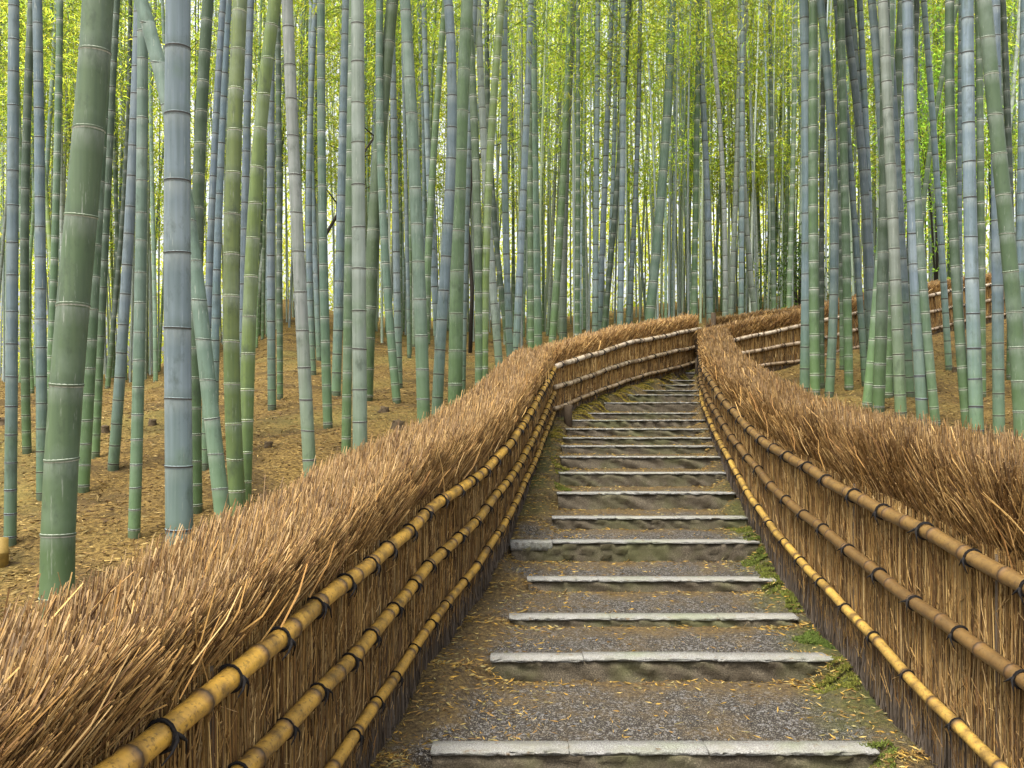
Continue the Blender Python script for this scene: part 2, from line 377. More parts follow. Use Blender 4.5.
for i, (v, xa, xb, Y) in enumerate(STEPS):
    z = sZ[i]; zb = (sZ[i - 1] if i else -1.76) - .05
    root = tag(link('stone_step', None, loc=((xlS[i] + xrS[i]) / 2, Y, zb)), STEP_LABELS[i], 'step', 'stone steps of the path')
    L = root.location; x0, x1 = xlS[i] - L.x, xrS[i] - L.x
    nseg = 3 if x1 - x0 > 1.3 else (2 if x1 - x0 > .7 else 1)
    cuts = [x0] + sorted(x0 + (x1 - x0) * ((k + 1 + random.uniform(-.2, .2)) / nseg) for k in range(nseg - 1)) + [x1]
    if i == 4: cuts = [x0, x0 + .33, x0 + 1.1, x1]
    th = .014
    for k in range(len(cuts) - 1):
        dy = random.uniform(-.004, .004); dz = random.uniform(-.003, .003)
        V, Q, T = rough_block(cuts[k] + .0008, cuts[k + 1] - .0008, dy, .13 + dy, z - zb - th - (.05 if i == 4 and k == 0 else 0) + dz, z - zb + dz, 30, .0034, i * 10 + k, .008)
        link('edge_stone', new_mesh('edge_stone', V, Q, T, mats=[M['stone']]), root)
    # rough earthy face under the edging
    xs = np.linspace(x0 + .01, x1 - .01, 60); zs = np.linspace(-.05, z - zb - th - .004, 7)
    A, B = np.meshgrid(xs, zs); rr = np.random.default_rng(i)
    D = np.zeros_like(A)
    for q in range(7): D += rr.uniform(.3, 1) * np.sin(A * rr.uniform(4, 45) + B * rr.uniform(10, 90) + rr.uniform(0, 6)) * .0095
    D += -.030 * (1 - (B - zs[0]) / (zs[-1] - zs[0])) * rr.uniform(.35, 1.2, A.shape)
    ii = np.arange(A.size).reshape(A.shape); fq = np.stack([ii[:-1, :-1], ii[:-1, 1:], ii[1:, 1:], ii[1:, :-1]], -1).reshape(-1, 4)
    D = np.minimum(D, .026); Vf = np.stack([A, .012 + D, B], -1).reshape(-1, 3); Vb = np.stack([A, np.full_like(A, .10), B], -1).reshape(-1, 3); n0 = len(Vf)
    edge = np.concatenate([ii[0, :], ii[1:, -1], ii[-1, -2::-1], ii[-2:0:-1, 0]])
    eq = np.stack([edge, np.roll(edge, -1), np.roll(edge, -1) + n0, edge + n0], -1)
    link('riser', new_mesh('riser', np.vstack([Vf, Vb]), np.vstack([fq, fq[:, ::-1] + n0, eq[:, ::-1]]), mats=[M['riser']]), root)

# ------------------------------------------------------------------ fences
def tie_mesh():
    g = Geo()
    for k, (dx, rad) in enumerate(((-.008, 1.), (.008, 1.), (0, 1.08))):
        a = np.linspace(0, 2 * np.pi, 15)[:-1]; P = np.stack([np.full(14, dx) + .006 * np.sin(a + k), np.cos(a) * .036 * rad, np.sin(a) * .036 * rad], -1)
        t = norm(np.roll(P, -1, 0) - np.roll(P, 1, 0)); ax = np.tile([1., 0, 0], (14, 1)); nn = np.cross(t, ax)
        b = np.linspace(0, 2 * np.pi, 6)[:-1]
        V = P[:, None] + .0033 * (np.cos(b)[None, :, None] * ax[:, None] + np.sin(b)[None, :, None] * nn[:, None])
        i = np.arange(14)[:, None] * 5; i2 = ((np.arange(14) + 1) % 14)[:, None] * 5; j = np.arange(5)[None]; k2 = (j + 1) % 5
        g.add(V, np.stack([i + j, i + k2, i2 + k2, i2 + j], -1).reshape(-1, 4))
    for sgn in (-1, 1):                                 # the knot and its two stiff cut ends, on the path side (-y local)
        P = np.array([[0, -.036, .012], [sgn * .012, -.046, .0], [sgn * (.03 if sgn > 0 else .045), -.05, -.016], [sgn * (.04 if sgn > 0 else .085), -.046, -.05 if sgn > 0 else -.03]])
        g.add(*tube(P, [.005, .006, .0032, .002], 5)[:3])
    return g.mesh('rope_tie', [M['rope']])
TIE = tie_mesh()

def brush_col(N, warm=1.0):
    pal = np.array([(.47, .31, .115), (.34, .21, .075), (.56, .40, .175), (.23, .13, .046), (.66, .50, .26), (.12, .065, .027), (.38, .255, .115)])
    pal = pal * np.array([.70, .60, .46])
    c = pal[rng.choice(len(pal), N, p=[.21, .19, .16, .17, .08, .12, .07])] * rng.uniform(.8, 1.2, (N, 1))
    c[:, 2] *= warm
    return c

def fence(label, pts, zb, hb, hm, ht, hc, face, back=.40, front=.09, dens=1.0, colors=None, lean=.32, rail_r=.031, ties=.36, post_gap=1.7, gname=None, rails=True, tint=1.0):
    """brushwood fence through the plan points pts; face = +1 if the path lies to the right of the walking direction"""
    P = np.array(pts, float); seg = np.linalg.norm(np.diff(P, axis=0), axis=1); s0 = np.concatenate([[0], np.cumsum(seg)]); Ls = s0[-1]
    root = tag(link('brushwood_fence', None, loc=(P[0, 0], P[0, 1], float(zb[0]))), label, 'fence', gname)
    O = np.array([P[0, 0], P[0, 1], float(zb[0])])
    sm = np.linspace(0, Ls, max(40, int(Ls / .05)))
    def smooth(vals):
        y = np.interp(sm, s0, vals); k = max(3, int(.6 / (sm[1] - sm[0])) | 1); pad = k // 2
        yp = np.concatenate([2 * y[0] - y[pad:0:-1], y, 2 * y[-1] - y[-2:-pad - 2:-1]])
        return np.convolve(yp, np.ones(k) / k, 'valid')[:len(sm)]
    PX, PY, ZB, HB, HM, HT, HC = [smooth(v) for v in (P[:, 0], P[:, 1], zb, hb, hm, ht, hc)]
    TX = np.gradient(PX, sm); TY = np.gradient(PY, sm); l = np.hypot(TX, TY); TX /= l; TY /= l
    NX, NY = TY * face, -TX * face                      # outward: towards the path / the viewer
    at = lambda arr, s: np.interp(s, sm, arr)
    def point(s, q, h):
        """s along, q outward from the face, h above the fence foot"""
        return np.stack([at(PX, s) + at(NX, s) * q, at(PY, s) + at(NY, s) * q, at(ZB, s) + h], -1) - O
    def along(s): return np.stack([at(TX, s), at(TY, s), np.zeros_like(s)], -1)
    def outw(s): return np.stack([at(NX, s), at(NY, s), np.zeros_like(s)], -1)
    dist = lambda s: np.hypot(at(PX, s), at(PY, s))
    # sample positions, denser close to the camera
    fine = np.linspace(0, Ls, 600); wgt = 1 / np.clip(dist(fine), 2.2, 30) ** .8
    cdf = np.cumsum(wgt); cdf = (cdf - cdf[0]) / (cdf[-1] - cdf[0])
    pick = lambda n: np.interp(rng.random(n), cdf, fine)
    rad = lambda s: np.maximum(.0023, .00042 * dist(s)) * rng.uniform(.6, 1.4, len(s))
    tot = wgt.sum() * (fine[1] - fine[0])
    # ---- the woven lower panel: a solid core with upright twigs packed over it
    g = Geo()
    ss = np.linspace(0, Ls, max(12, int(Ls / .15))); prof = [(-.02, -.12), (-.015, None), (-.17, None), (-.17, -.12)]
    rings = []
    for q, h in prof: rings.append(point(ss, q, (at(HT, ss) + .03) if h is None else np.full_like(ss, h)))
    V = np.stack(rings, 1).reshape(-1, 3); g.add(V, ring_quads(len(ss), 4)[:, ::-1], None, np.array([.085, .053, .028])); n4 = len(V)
    g.Q[-1] = np.vstack([g.Q[-1], [[0, 1, 2, 3], [n4 - 1, n4 - 2, n4 - 3, n4 - 4]]])
    n = int(7600 * tot * dens); s = pick(n); h0 = rng.uniform(-.03, .02, n); h1 = at(HT, s) * rng.uniform(.86, 1.08, n) + .03
    half = rng.random(n) < .6; h0 = np.where(half, rng.uniform(.0, .7, n) * at(HT, s), h0); h1 = np.where(half, h0 + rng.uniform(.2, .6, n) * at(HT, s), h1); h1 = np.minimum(h1, at(HT, s) * 1.06)
    qf = rng.uniform(-.026, .006, n); ds = rng.normal(0, .022, n)
    A = point(s, qf, h0); C = point(s + ds, qf + rng.normal(0, .006, n), h1); Bm = (A + C) / 2 + outw(s) * rng.normal(0, .005, n)[:, None] + along(s) * rng.normal(0, .010, n)[:, None]
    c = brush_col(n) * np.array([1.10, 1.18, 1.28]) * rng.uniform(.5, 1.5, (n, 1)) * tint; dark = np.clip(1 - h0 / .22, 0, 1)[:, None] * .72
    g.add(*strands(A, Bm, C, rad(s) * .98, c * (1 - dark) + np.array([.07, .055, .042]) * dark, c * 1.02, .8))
    n = int(3000 * tot * dens); s = pick(n); h0 = rng.uniform(.03, .97, n) * at(HT, s); ll = rng.uniform(.05, .17, n); an = rng.normal(0, .42, n)     # short crossing twigs
    A = point(s, rng.uniform(-.008, .008, n), h0); C = point(np.clip(s + ll * np.sin(an), 0, Ls), rng.uniform(-.004, .022, n), np.minimum(h0 + ll * np.cos(an), at(HT, s) * 1.03))
    c = brush_col(n) * np.array([1.15, 1.2, 1.35]) * rng.uniform(.5, 1.5, (n, 1)) * tint; g.add(*strands(A, (A + C) / 2 + rng.normal(0, .004, (n, 3)), C, rad(s) * .7, c, c, .7))
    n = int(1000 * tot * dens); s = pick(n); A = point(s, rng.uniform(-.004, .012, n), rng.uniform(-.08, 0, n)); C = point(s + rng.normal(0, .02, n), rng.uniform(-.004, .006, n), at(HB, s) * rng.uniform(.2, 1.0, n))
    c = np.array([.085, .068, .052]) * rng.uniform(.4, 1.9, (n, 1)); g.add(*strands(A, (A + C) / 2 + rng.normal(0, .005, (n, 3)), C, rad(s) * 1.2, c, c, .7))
    link('brush_panel', g.mesh('brush_panel', [M['brush']], False), root)
    # ---- the thick brush cap
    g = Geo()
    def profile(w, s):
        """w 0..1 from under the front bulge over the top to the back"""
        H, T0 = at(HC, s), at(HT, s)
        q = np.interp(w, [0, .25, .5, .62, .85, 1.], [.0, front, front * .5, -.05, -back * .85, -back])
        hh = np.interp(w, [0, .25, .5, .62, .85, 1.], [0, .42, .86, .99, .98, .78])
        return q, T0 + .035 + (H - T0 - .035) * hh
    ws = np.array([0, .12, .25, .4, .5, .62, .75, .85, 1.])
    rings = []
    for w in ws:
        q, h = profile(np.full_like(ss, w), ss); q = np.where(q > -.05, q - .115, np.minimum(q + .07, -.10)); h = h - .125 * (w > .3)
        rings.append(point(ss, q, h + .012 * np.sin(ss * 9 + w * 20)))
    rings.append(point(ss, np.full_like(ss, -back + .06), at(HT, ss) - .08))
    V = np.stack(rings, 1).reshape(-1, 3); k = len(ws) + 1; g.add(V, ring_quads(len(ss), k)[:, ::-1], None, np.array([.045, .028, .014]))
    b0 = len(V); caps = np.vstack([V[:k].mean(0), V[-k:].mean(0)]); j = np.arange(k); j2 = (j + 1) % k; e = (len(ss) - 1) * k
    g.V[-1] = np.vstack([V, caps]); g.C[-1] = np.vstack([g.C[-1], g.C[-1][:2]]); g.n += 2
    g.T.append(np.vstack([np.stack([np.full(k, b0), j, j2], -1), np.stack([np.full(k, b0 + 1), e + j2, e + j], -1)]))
    n = int(13500 * tot * dens); s = pick(n)
    w = rng.beta(1.15, 1.25, n) * 1.02; q, h = profile(np.clip(w, 0, 1), s)
    clump = .5 * np.sin(s * 5.1 + 1.3) + .4 * np.sin(s * 13.7 + 3 * w) + .35 * np.sin(s * 31. + 5 * w)
    top = np.clip((w - .4) / .2, 0, 1)
    endf = np.clip(np.minimum(s, Ls - s) / .25, 0, 1)
    dp = -np.abs(rng.normal(0, .042, n)) * (1 + .5 * clump); q = q + dp * (1 - top) + rng.normal(0, .014, n) + .028 * clump * (1 - top); h = h + dp * top + .006 + rng.normal(0, .014, n) + .02 * clump + np.where(rng.random(n) < .06, rng.uniform(0, .06, n), 0) * top
    tip = point(s, q, h)
    L = rng.uniform(.17, .44, n) * (1 - .25 * top)
    sway = (lean * .85 + .40 * clump + rng.normal(0, .36, n)) * endf
    d = np.array([0, 0, 1.]) + outw(s) * ((.42 * (1 - top) - .05 * top) + rng.normal(0, .22, n))[:, None] + along(s) * (sway * (1 - .45 * top))[:, None]
    d = norm(d); rootp = tip - d * L[:, None]
    qr = q - (.42 * (1 - top)) * L * .9; hr = np.maximum(h - L * d[:, 2], at(HT, s) + .005 - .12 * (qr < -.03)); sr_ = np.clip(s - (d * along(s)).sum(1) * L, 0, Ls)
    rootp = point(sr_, np.minimum(qr, .03 - .10 * (hr < at(HT, s) + .05)), hr)
    mid = (tip + rootp) / 2 - outw(s) * (rng.uniform(0, .02, n))[:, None] + rng.normal(0, .004, (n, 3))
    c = brush_col(n) * tint; tip_pale = (.03 + .38 * top * rng.random(n) ** 1.6)[:, None]  # twig tips get paler towards the top of the cap
    g.add(*strands(rootp, mid, tip, rad(s) * .8, c * .8, c * (1 - tip_pale) + np.array([.56, .42, .26]) * tip_pale * tint, .82))
    n = int(130 * tot * dens); s = pick(n); w = rng.uniform(.05, .8, n); q, h = profile(w, s)     # stray twigs standing out
    tip = point(s, q + rng.uniform(.0, .05, n), h + rng.uniform(-.01, .04, n)); d = norm(np.array([0, 0, .8]) + outw(s) * rng.uniform(-.1, .6, n)[:, None] + along(s) * rng.normal(.35, .7, n)[:, None])
    rp = tip - d * rng.uniform(.15, .35, n)[:, None]; c = brush_col(n) * 1.1
    k_ = rp[:, 2] + O[2] - at(ZB, s) > at(HT, s) + .02; rp, tip, c, s = rp[k_], tip[k_], c[k_], s[k_]; n = len(s)
    g.add(*strands(rp, (rp + tip) / 2 + rng.normal(0, .012, (n, 3)), tip, rad(s) * 1.15, c, c * 1.1, .6))
    link('brush_cap', g.mesh('brush_cap', [M['brush']], False), root)
    # ---- three bamboo rails lashed on with dark rope
    if rails:
        for r_i, (H, rr) in enumerate(((HT, rail_r), (HM, rail_r * .95), (HB, rail_r * .82))):
            s_l = []; R_l = []; C_l = []
            x = .0; nodes = np.arange(random.uniform(.05, .2), Ls, .0)[:0] if False else None
            pos = random.uniform(.05, .25); marks = []
            while pos < Ls: marks.append(pos); pos += random.uniform(.20, .34)
            s_list = [0.]
            for mk in marks:
                s_list += [mk - .03, mk - .010, mk - .003, mk + .003, mk + .010, mk + .03]
            s_list = np.array([x for x in s_list if 0 <= x < Ls] + [Ls]); s_list = np.unique(s_list)
            rd = np.full(len(s_list), rr); cc = np.zeros((len(s_list), 3))
            for mk in marks:
                dd = np.abs(s_list - mk); rd = np.where(dd < .005, rr * 1.17, np.where(dd < .02, rr * 1.06, rd))
                cc[:, 1] = np.where(dd < .004, .8, cc[:, 1]); cc[:, 0] = np.where((dd < .02), 1., cc[:, 0])
            wob = .006 * np.sin(s_list * 3.1 + r_i * 2) + .004 * np.sin(s_list * 7.7 + r_i)
            P3 = point(s_list, np.full_like(s_list, .012 + rr), at(H, s_list) + wob)
            V, Q, T, C = tube(P3, rd * (1 - .05 * s_list / Ls), 12, cc)
            o = link('rail', new_mesh('rail', V, Q, T, C, True, [M['rail']]), root)
            o.color = (*(colors or [(.46, .29, .075)] * 3)[r_i], 1)
            sp = .18 + .07 * r_i
            nt = min(32, int((Ls - .2) / ties))
            for kx in range(nt):
                s1 = np.array([sp + kx * (Ls - .3) / nt + random.uniform(-.03, .03)])
                pp = point(s1, np.array([.012 + rr]), at(H, s1) + .006 * np.sin(s1 * 3.1 + r_i * 2) + .004 * np.sin(s1 * 7.7 + r_i))[0]
                p2 = point(s1 + .05, np.array([.012 + rr]), at(H, s1 + .05))[0]; dv = p2 - point(s1, np.array([.012 + rr]), at(H, s1))[0]
                k1 = link('rope_tie', TIE, o); k1.location = pp
                hd = math.atan2(dv[1], dv[0]); pit = math.atan2(dv[2], math.hypot(dv[0], dv[1]))
                if face < 0:                          # turn the knot to the path side
                    hd += math.pi; pit = -pit
                k1.rotation_euler = (random.uniform(-.3, .3), -pit, hd); sc = rr / .031 * random.uniform(.92, 1.0); k1.scale = (sc * random.uniform(.45, .95), sc, sc)
    kx = .35
    while kx < Ls - .1:
        s1 = np.array([kx]); p0 = point(s1, np.array([-.006]), np.array([-.2]))[0]; p1 = point(s1, np.array([-.006]), at(HT, s1) + .04)[0]
        V, Q, T, _ = tube(np.array([p0, p0 * .66 + p1 * .34 + [.004, 0, 0], p0 * .3 + p1 * .7, p1]), [.019, .018, .017, .016], 8)
        link('post', new_mesh('post', V, Q, T, mats=[M['post']]), root); kx += post_gap * random.uniform(.85, 1.15)
    return root

SG = 'brushwood fences lining the stairs'
ly = np.array([.6, 1.4, 2.5, 4.02, 5.0, 5.7, 6.95, 8.6, 11.3])
fence('long brushwood fence left of the stairs, three yellow rails and shaggy top',
      np.stack([XL(ly), ly], -1), zp(ly), [.38, .38, .35, .26, .24, .25, .24, .16, .09], [.75, .735, .685, .585, .56, .56, .51, .41, .34],
      [1.0, .995, .975, .895, .85, .835, .77, .71, .64], [1.27, 1.26, 1.24, 1.22, 1.21, 1.2, 1.12, 1.03, .94], +1, back=.42, front=.05, dens=1.15, lean=.5,
      colors=[(.60, .34, .05), (.56, .32, .05), (.54, .31, .05)], ties=.33, gname=SG)
ry = np.array([1.2, 2.6, 4.0, 5.05, 6.35, 7.3, 8.65, 10.2, 11.9, 14.9])
fence('long brushwood fence right of the stairs, two brown rails above a yellow one',
      np.stack([XR(ry), ry], -1), zp(ry), [.30, .30, .30, .31, .29, .25, .24, .19, .16, .15], [.69, .68, .67, .63, .60, .54, .48, .42, .37, .33],
      [1.03, 1.02, 1.0, .94, .89, .79, .72, .67, .63, .55], [1.46, 1.46, 1.44, 1.33, 1.26, 1.15, 1.02, .92, .86, .80], -1, back=.42, front=.06, dens=1.1, lean=-.42,
      colors=[(.17, .10, .03), (.125, .072, .024), (.46, .29, .06)], ties=.42, gname=SG)
fence('far brushwood fence across the bend, slanting up to the right behind the top steps',
      [(.50, 11.34), (1.68, 13.5), (3.24, 15.7)], [-.45, -.085, .26], [.14, .14, .14], [.40, .40, .41], [.665, .69, .70], [.93, .95, .96], +1, back=.28, front=.03, dens=1.35,
      colors=[(.60, .50, .36), (.54, .43, .28), (.46, .35, .22)], ties=.42, rail_r=.034, lean=.2, gname=SG, tint=1.5)
fence('brushwood fence running back behind the right clump of bamboo, rails facing the viewer',
      [(3.24, 15.25), (4.1, 15.7), (5.22, 16.2), (9.2, 18.7), (11.9, 20.4), (17., 23.6)], [.06, .14, .27, 1.08, 1.53, 2.0], [.15, .15, .16, .19, .19, .19], [.36, .42, .48, .54, .54, .54], [.56, .68, .79, .88, .88, .88], [.86, 1.0, 1.08, 1.10, 1.10, 1.10], +1,
      back=.30, front=.03, dens=1.25, colors=[(.58, .49, .36), (.48, .38, .26), (.42, .32, .21)], ties=.42, rail_r=.034, lean=.2, gname=SG, tint=1.15)
fence('dark brushwood fence farthest back, only its shaggy top showing past the top step',
      [(3.95, 17.6), (6.1, 18.7), (9.5, 21.0), (12.5, 23.0)], [.34, .62, 1.3, 1.8], [.2] * 4, [.5] * 4, [.78] * 4, [.96, 1.02, 1.05, 1.05], +1, back=.3, front=.05, dens=.9, rails=False, gname=SG, tint=.75)
for nm, x, y, h, r, lab in (('wooden_post', .70, 11.25, .20, .055, 'short mossy wooden post at the bend where the two left fences meet'),
                            ('wooden_post', 3.13, 15.15, .26, .05, 'short mossy wooden post at the top end of the slanting far fence'),
                            ('wooden_post', 3.90, 17.45, .84, .05, 'dark end post of the farthest fence in the gap above the stairs')):
    z = float(zp(y)); V, Q, T, _ = tube(np.array([[0, 0, -.2], [0, 0, h * .5], [.004, 0, h - .01], [.004, 0, h]]), [r, r * .97, r * .95, r * .85], 12)
    tag(link(nm, new_mesh(nm, V, Q, T, mats=[M['post']]), loc=(x, y, z)), lab, 'post', 'wooden posts at the fence ends')

# ------------------------------------------------------------------ bamboo
COLS = dict(B=(.19, .25, .285), BD=(.125, .17, .195), G=(.125, .195, .09), GD=(.075, .122, .062), Y=(.205, .28, .075), W=(.28, .315, .275), T=(.135, .20, .152), D=(.055, .08, .05))
WHITE = dict(B=.12, BD=.12, G=.65, GD=.6, Y=1., W=.3, T=.55, D=.2); DARK = dict(B=.95, BD=.9, G=.35, GD=.35, Y=.12, W=.85, T=.55, D=.6)

def culm_mesh(center, H, r0, sides, ratio, white, dark, k=1.0, rings=True, seed=0):
    """jointed hollow culm; center(z) -> (x, y) offsets from its foot"""
    r = random.Random(seed); zs = []; rad = []; cc = []; nodes = []
    z = .06
    rz = lambda q: r0 * (1.03 - .50 * (q / H) ** 1.15)
    zs.append(-.25); rad.append(r0); cc.append((0, 0, 0, .5))
    while z < H - .3:
        a = rz(z); nodes.append(z); wv = white * r.uniform(.6, 1.1); dv = dark * r.uniform(.7, 1.)
        loops = ((-.0175, 1., 0, 0), (-.013, 1.004, wv, 0), (-.0062, 1.018, wv, 0), (-.005, 1.035, 0, dv), (.005, 1.035, 0, dv), (.0062, 1.012, wv * .55, 0), (.012, 1., 0, 0)) if rings else ((-.012, 1., 0, 0), (0, 1.012, 0, 0), (.010, 1., 0, 0))
        for dz, m, w_, d_ in loops:
            zs.append(z + dz * k); rad.append(a * m); cc.append((min(w_, 1), d_, (z + dz * k) / 10, 1. if dz < 0 else 0.))
        z += max(.10, 2 * a * ratio * (.62 + .42 * min(1, z / 1.6)) * r.uniform(.92, 1.08))
    zs.append(H); rad.append(rz(H) * .5); cc.append((0, 0, H / 10, .5))
    zs = np.array(zs); o = np.argsort(zs, kind='stable'); zs = zs[o]; rad = np.array(rad)[o]; cc = np.array(cc)[o]
    x, y = center(zs)
    V, Q, T, C = tube(np.stack([x, y, zs], -1), rad, sides, cc, cap=False)
    return new_mesh('culm', V, Q, None, C, True, [M['culm']]), nodes, rz

def ring_mesh(white, dark):
    prof = [(-.020, .985, 0, 0), (-.014, 1.012, white, 0), (-.0075, 1.026, white, 0), (-.006, 1.05, 0, dark), (.006, 1.05, 0, dark), (.0075, 1.022, white * .6, 0), (.013, .985, white * .3, 0)]
    n = 24; a = np.linspace(0, 2 * np.pi, n, endpoint=False)
    V = np.concatenate([np.stack([np.cos(a) * m, np.sin(a) * m, np.full(n, z)], -1) for z, m, _, _ in prof])
    C = np.concatenate([np.tile([w, d, .5, .5], (n, 1)) for _, _, w, d in prof])
    return new_mesh('node_ring', V, ring_quads(len(prof), n), None, C, True, [M['culm']])
RINGS = {c: ring_mesh(WHITE[c], DARK[c]) for c in COLS}

def foliage_mesh(seed, start, top, nb, per, reach=1.7, size=(.14, .024), pal=None):
    global rng
    keep = rng; rng = np.random.default_rng(seed)
    g = Geo(); hs = start + (top - start) * rng.beta(1.1, 1.1, nb)
    az = rng.uniform(0, 2 * np.pi, nb); ln = reach * rng.uniform(.5, 1.05, nb) * np.clip(1.25 - (hs - start) / (top - start + 1e-6) * .75, .4, 1.1)
    dirs = np.stack([np.cos(az), np.sin(az), rng.uniform(.25, .75, nb)], -1)
    base = np.stack([np.zeros(nb), np.zeros(nb), hs], -1); tip = base + dirs * ln[:, None] - np.array([0, 0, .25]) * (ln ** 2)[:, None]
    mid = base + dirs * ln[:, None] * .5
    tc = np.tile([.10, .13, .05], (nb, 1)); g.add(*strands(base, mid, tip, .009, tc, tc, .35))
    N = nb * per; b = np.repeat(np.arange(nb), per); ncl = 7; ci = rng.integers(0, ncl, N); ct = rng.beta(1.7, 1.1, (nb, ncl)); co_ = rng.normal(size=(nb, ncl, 3)); t = ct[b, ci][:, None]
    Pp = base[b] * (1 - t) ** 2 + 2 * mid[b] * t * (1 - t) + tip[b] * t ** 2
    sp = .10 + .30 * t; Pp = Pp + co_[b, ci] * sp * np.array([1, 1, .6]) + rng.normal(size=(N, 3)) * np.array([.13, .13, .07]) - np.array([0, 0, .08])
    D = dirs[b] * .5 + co_[b, ci] * .35 + rng.normal(size=(N, 3)) * .6 + np.array([0, 0, -.45])
    pal = np.array(pal or [(.17, .225, .030), (.14, .205, .030), (.21, .245, .036), (.105, .165, .025), (.245, .26, .045)])
    c = pal[rng.integers(0, len(pal), N)] * rng.uniform(.75, 1.25, (N, 1))
    g.add(*leaves(Pp, D, size[0] * rng.uniform(.7, 1.25, N), size[1] * rng.uniform(.8, 1.2, N), c))
    rng = keep
    return g.mesh('foliage', [M['leaf']], False)
FOL_HI = [foliage_mesh(100 + k, 6.0, 16.5, 60, 46, 1.9) for k in range(4)]
FOL_LO = [foliage_mesh(200 + k, 4.3, 17, 62, 44, 2.0, (.17, .03)) for k in range(4)]

def ground_hit(x, v):
    """distance at which the view ray through (x, v) meets the terrain"""
    Y = np.linspace(3.0, 60, 5700); z = (CY - v) / F * Y
    hit = np.nonzero(z <= G((x - CX) / F * Y, Y))[0]
    if v <= 384:                                         # upward ray: take where it first dips into the rising ground
        pass
    return float(Y[hit[0]]) if len(hit) else None

GRP = 'bamboo stems of the grove'
def bamboo_at(pts, vb, w, c, label, Y=None, group=GRP):
    pts = sorted(pts)                                    # (v, x) down the picture
    if Y is None:
        Y = ground_hit(pts[-1][1], vb) or 22.
        if Y > 21: Y = 20 + 2 * ((pts[0][1] * 7.31) % 1)
        if Y < 3.4: Y = 3.4
    vs = np.array([p[0] for p in pts], float); xs = np.array([p[1] for p in pts], float)
    deg = min(len(pts) - 1, 3); pf = np.polyfit(vs, xs, deg); dp = np.polyder(pf)
    vlo = max(vs[-1], 150)
    def xv(v):
        v = np.asarray(v, float); a = np.polyval(pf, np.clip(v, -30, vlo)); a = a + np.where(v < -30, (v + 30) * np.polyval(dp, -30) * .8, 0) + np.where(v > vlo, (v - vlo) * np.polyval(dp, vlo) * .5, 0)
        return a
    X0 = (xv(vs[-1]) - CX) / F * Y
    for _ in range(4):
        z0 = float(G(X0, Y)); vb2 = CY - z0 / Y * F; X0 = float((xv(vb2) - CX) / F * Y)
    d = w * Y / F * 1.03; H = 12.5 + (2.5 if Y > 12 else 0) + random.uniform(-1, 1)
    top = 12.0
    ph = random.uniform(0, 6)
    def center(z):
        v = CY - (z0 + z) / Y * F; x = (xv(v) - CX) / F * Y - X0
        return x, .03 * np.sin(z * .5 + ph) - .03 * math.sin(ph)
    root = tag(link('bamboo', None, loc=(X0, Y, z0)), label, 'bamboo', group)
    big = w >= 11
    me, nodes, rz = culm_mesh(center, H, d / 2, 18 if w > 9 else 12, 2.65 if c in 'Y' or w > 20 else random.uniform(2.6, 3.1), WHITE[c], DARK[c], max(.75, Y / 8.5), not big, int(w * 1000 + pts[0][1]))
    cu = link('culm', me, root); j = random.uniform(.9, 1.1); j *= (.90 if pts[0][1] < 780 else .74) * random.uniform(.8, 1.12); cu.color = (*[x * j * random.uniform(.95, 1.05) for x in COLS[c]], 1)
    if big:
        for zn in nodes:
            if (z0 + zn) / Y * F > 470: break
            cx, cy = center(np.array([zn - .05, zn, zn + .05])); r_ = rz(zn)
            o = link('node_ring', RINGS[c], cu); o.location = (cx[1], cy[1], zn); o.color = cu.color
            dxx = (cx[2] - cx[0]) / .1; dyy = (cy[2] - cy[0]) / .1
            o.rotation_euler = (-math.atan(dyy) + random.uniform(-.04, .04), math.atan(dxx) + random.uniform(-.04, .04), random.uniform(0, 6))
            o.scale = (r_, r_, max(.75, Y / 8.5) * random.uniform(.7, 1.05) * .85)
    if Y > 10.5 and random.random() < .6:
        f = link('foliage', random.choice(FOL_HI), root); cx, cy = center(np.array([8.5])); f.location = (cx[0], cy[0], 0); f.rotation_euler = (0, 0, random.uniform(0, 6.28)); f.scale = (.85,) * 2 + (1.,)
    return root
def b3(x0, x2, xb, vb, w, c, label, Y=None): return bamboo_at([(0, x0), (200, x2), (vb, xb)], vb, w, c, label, Y)

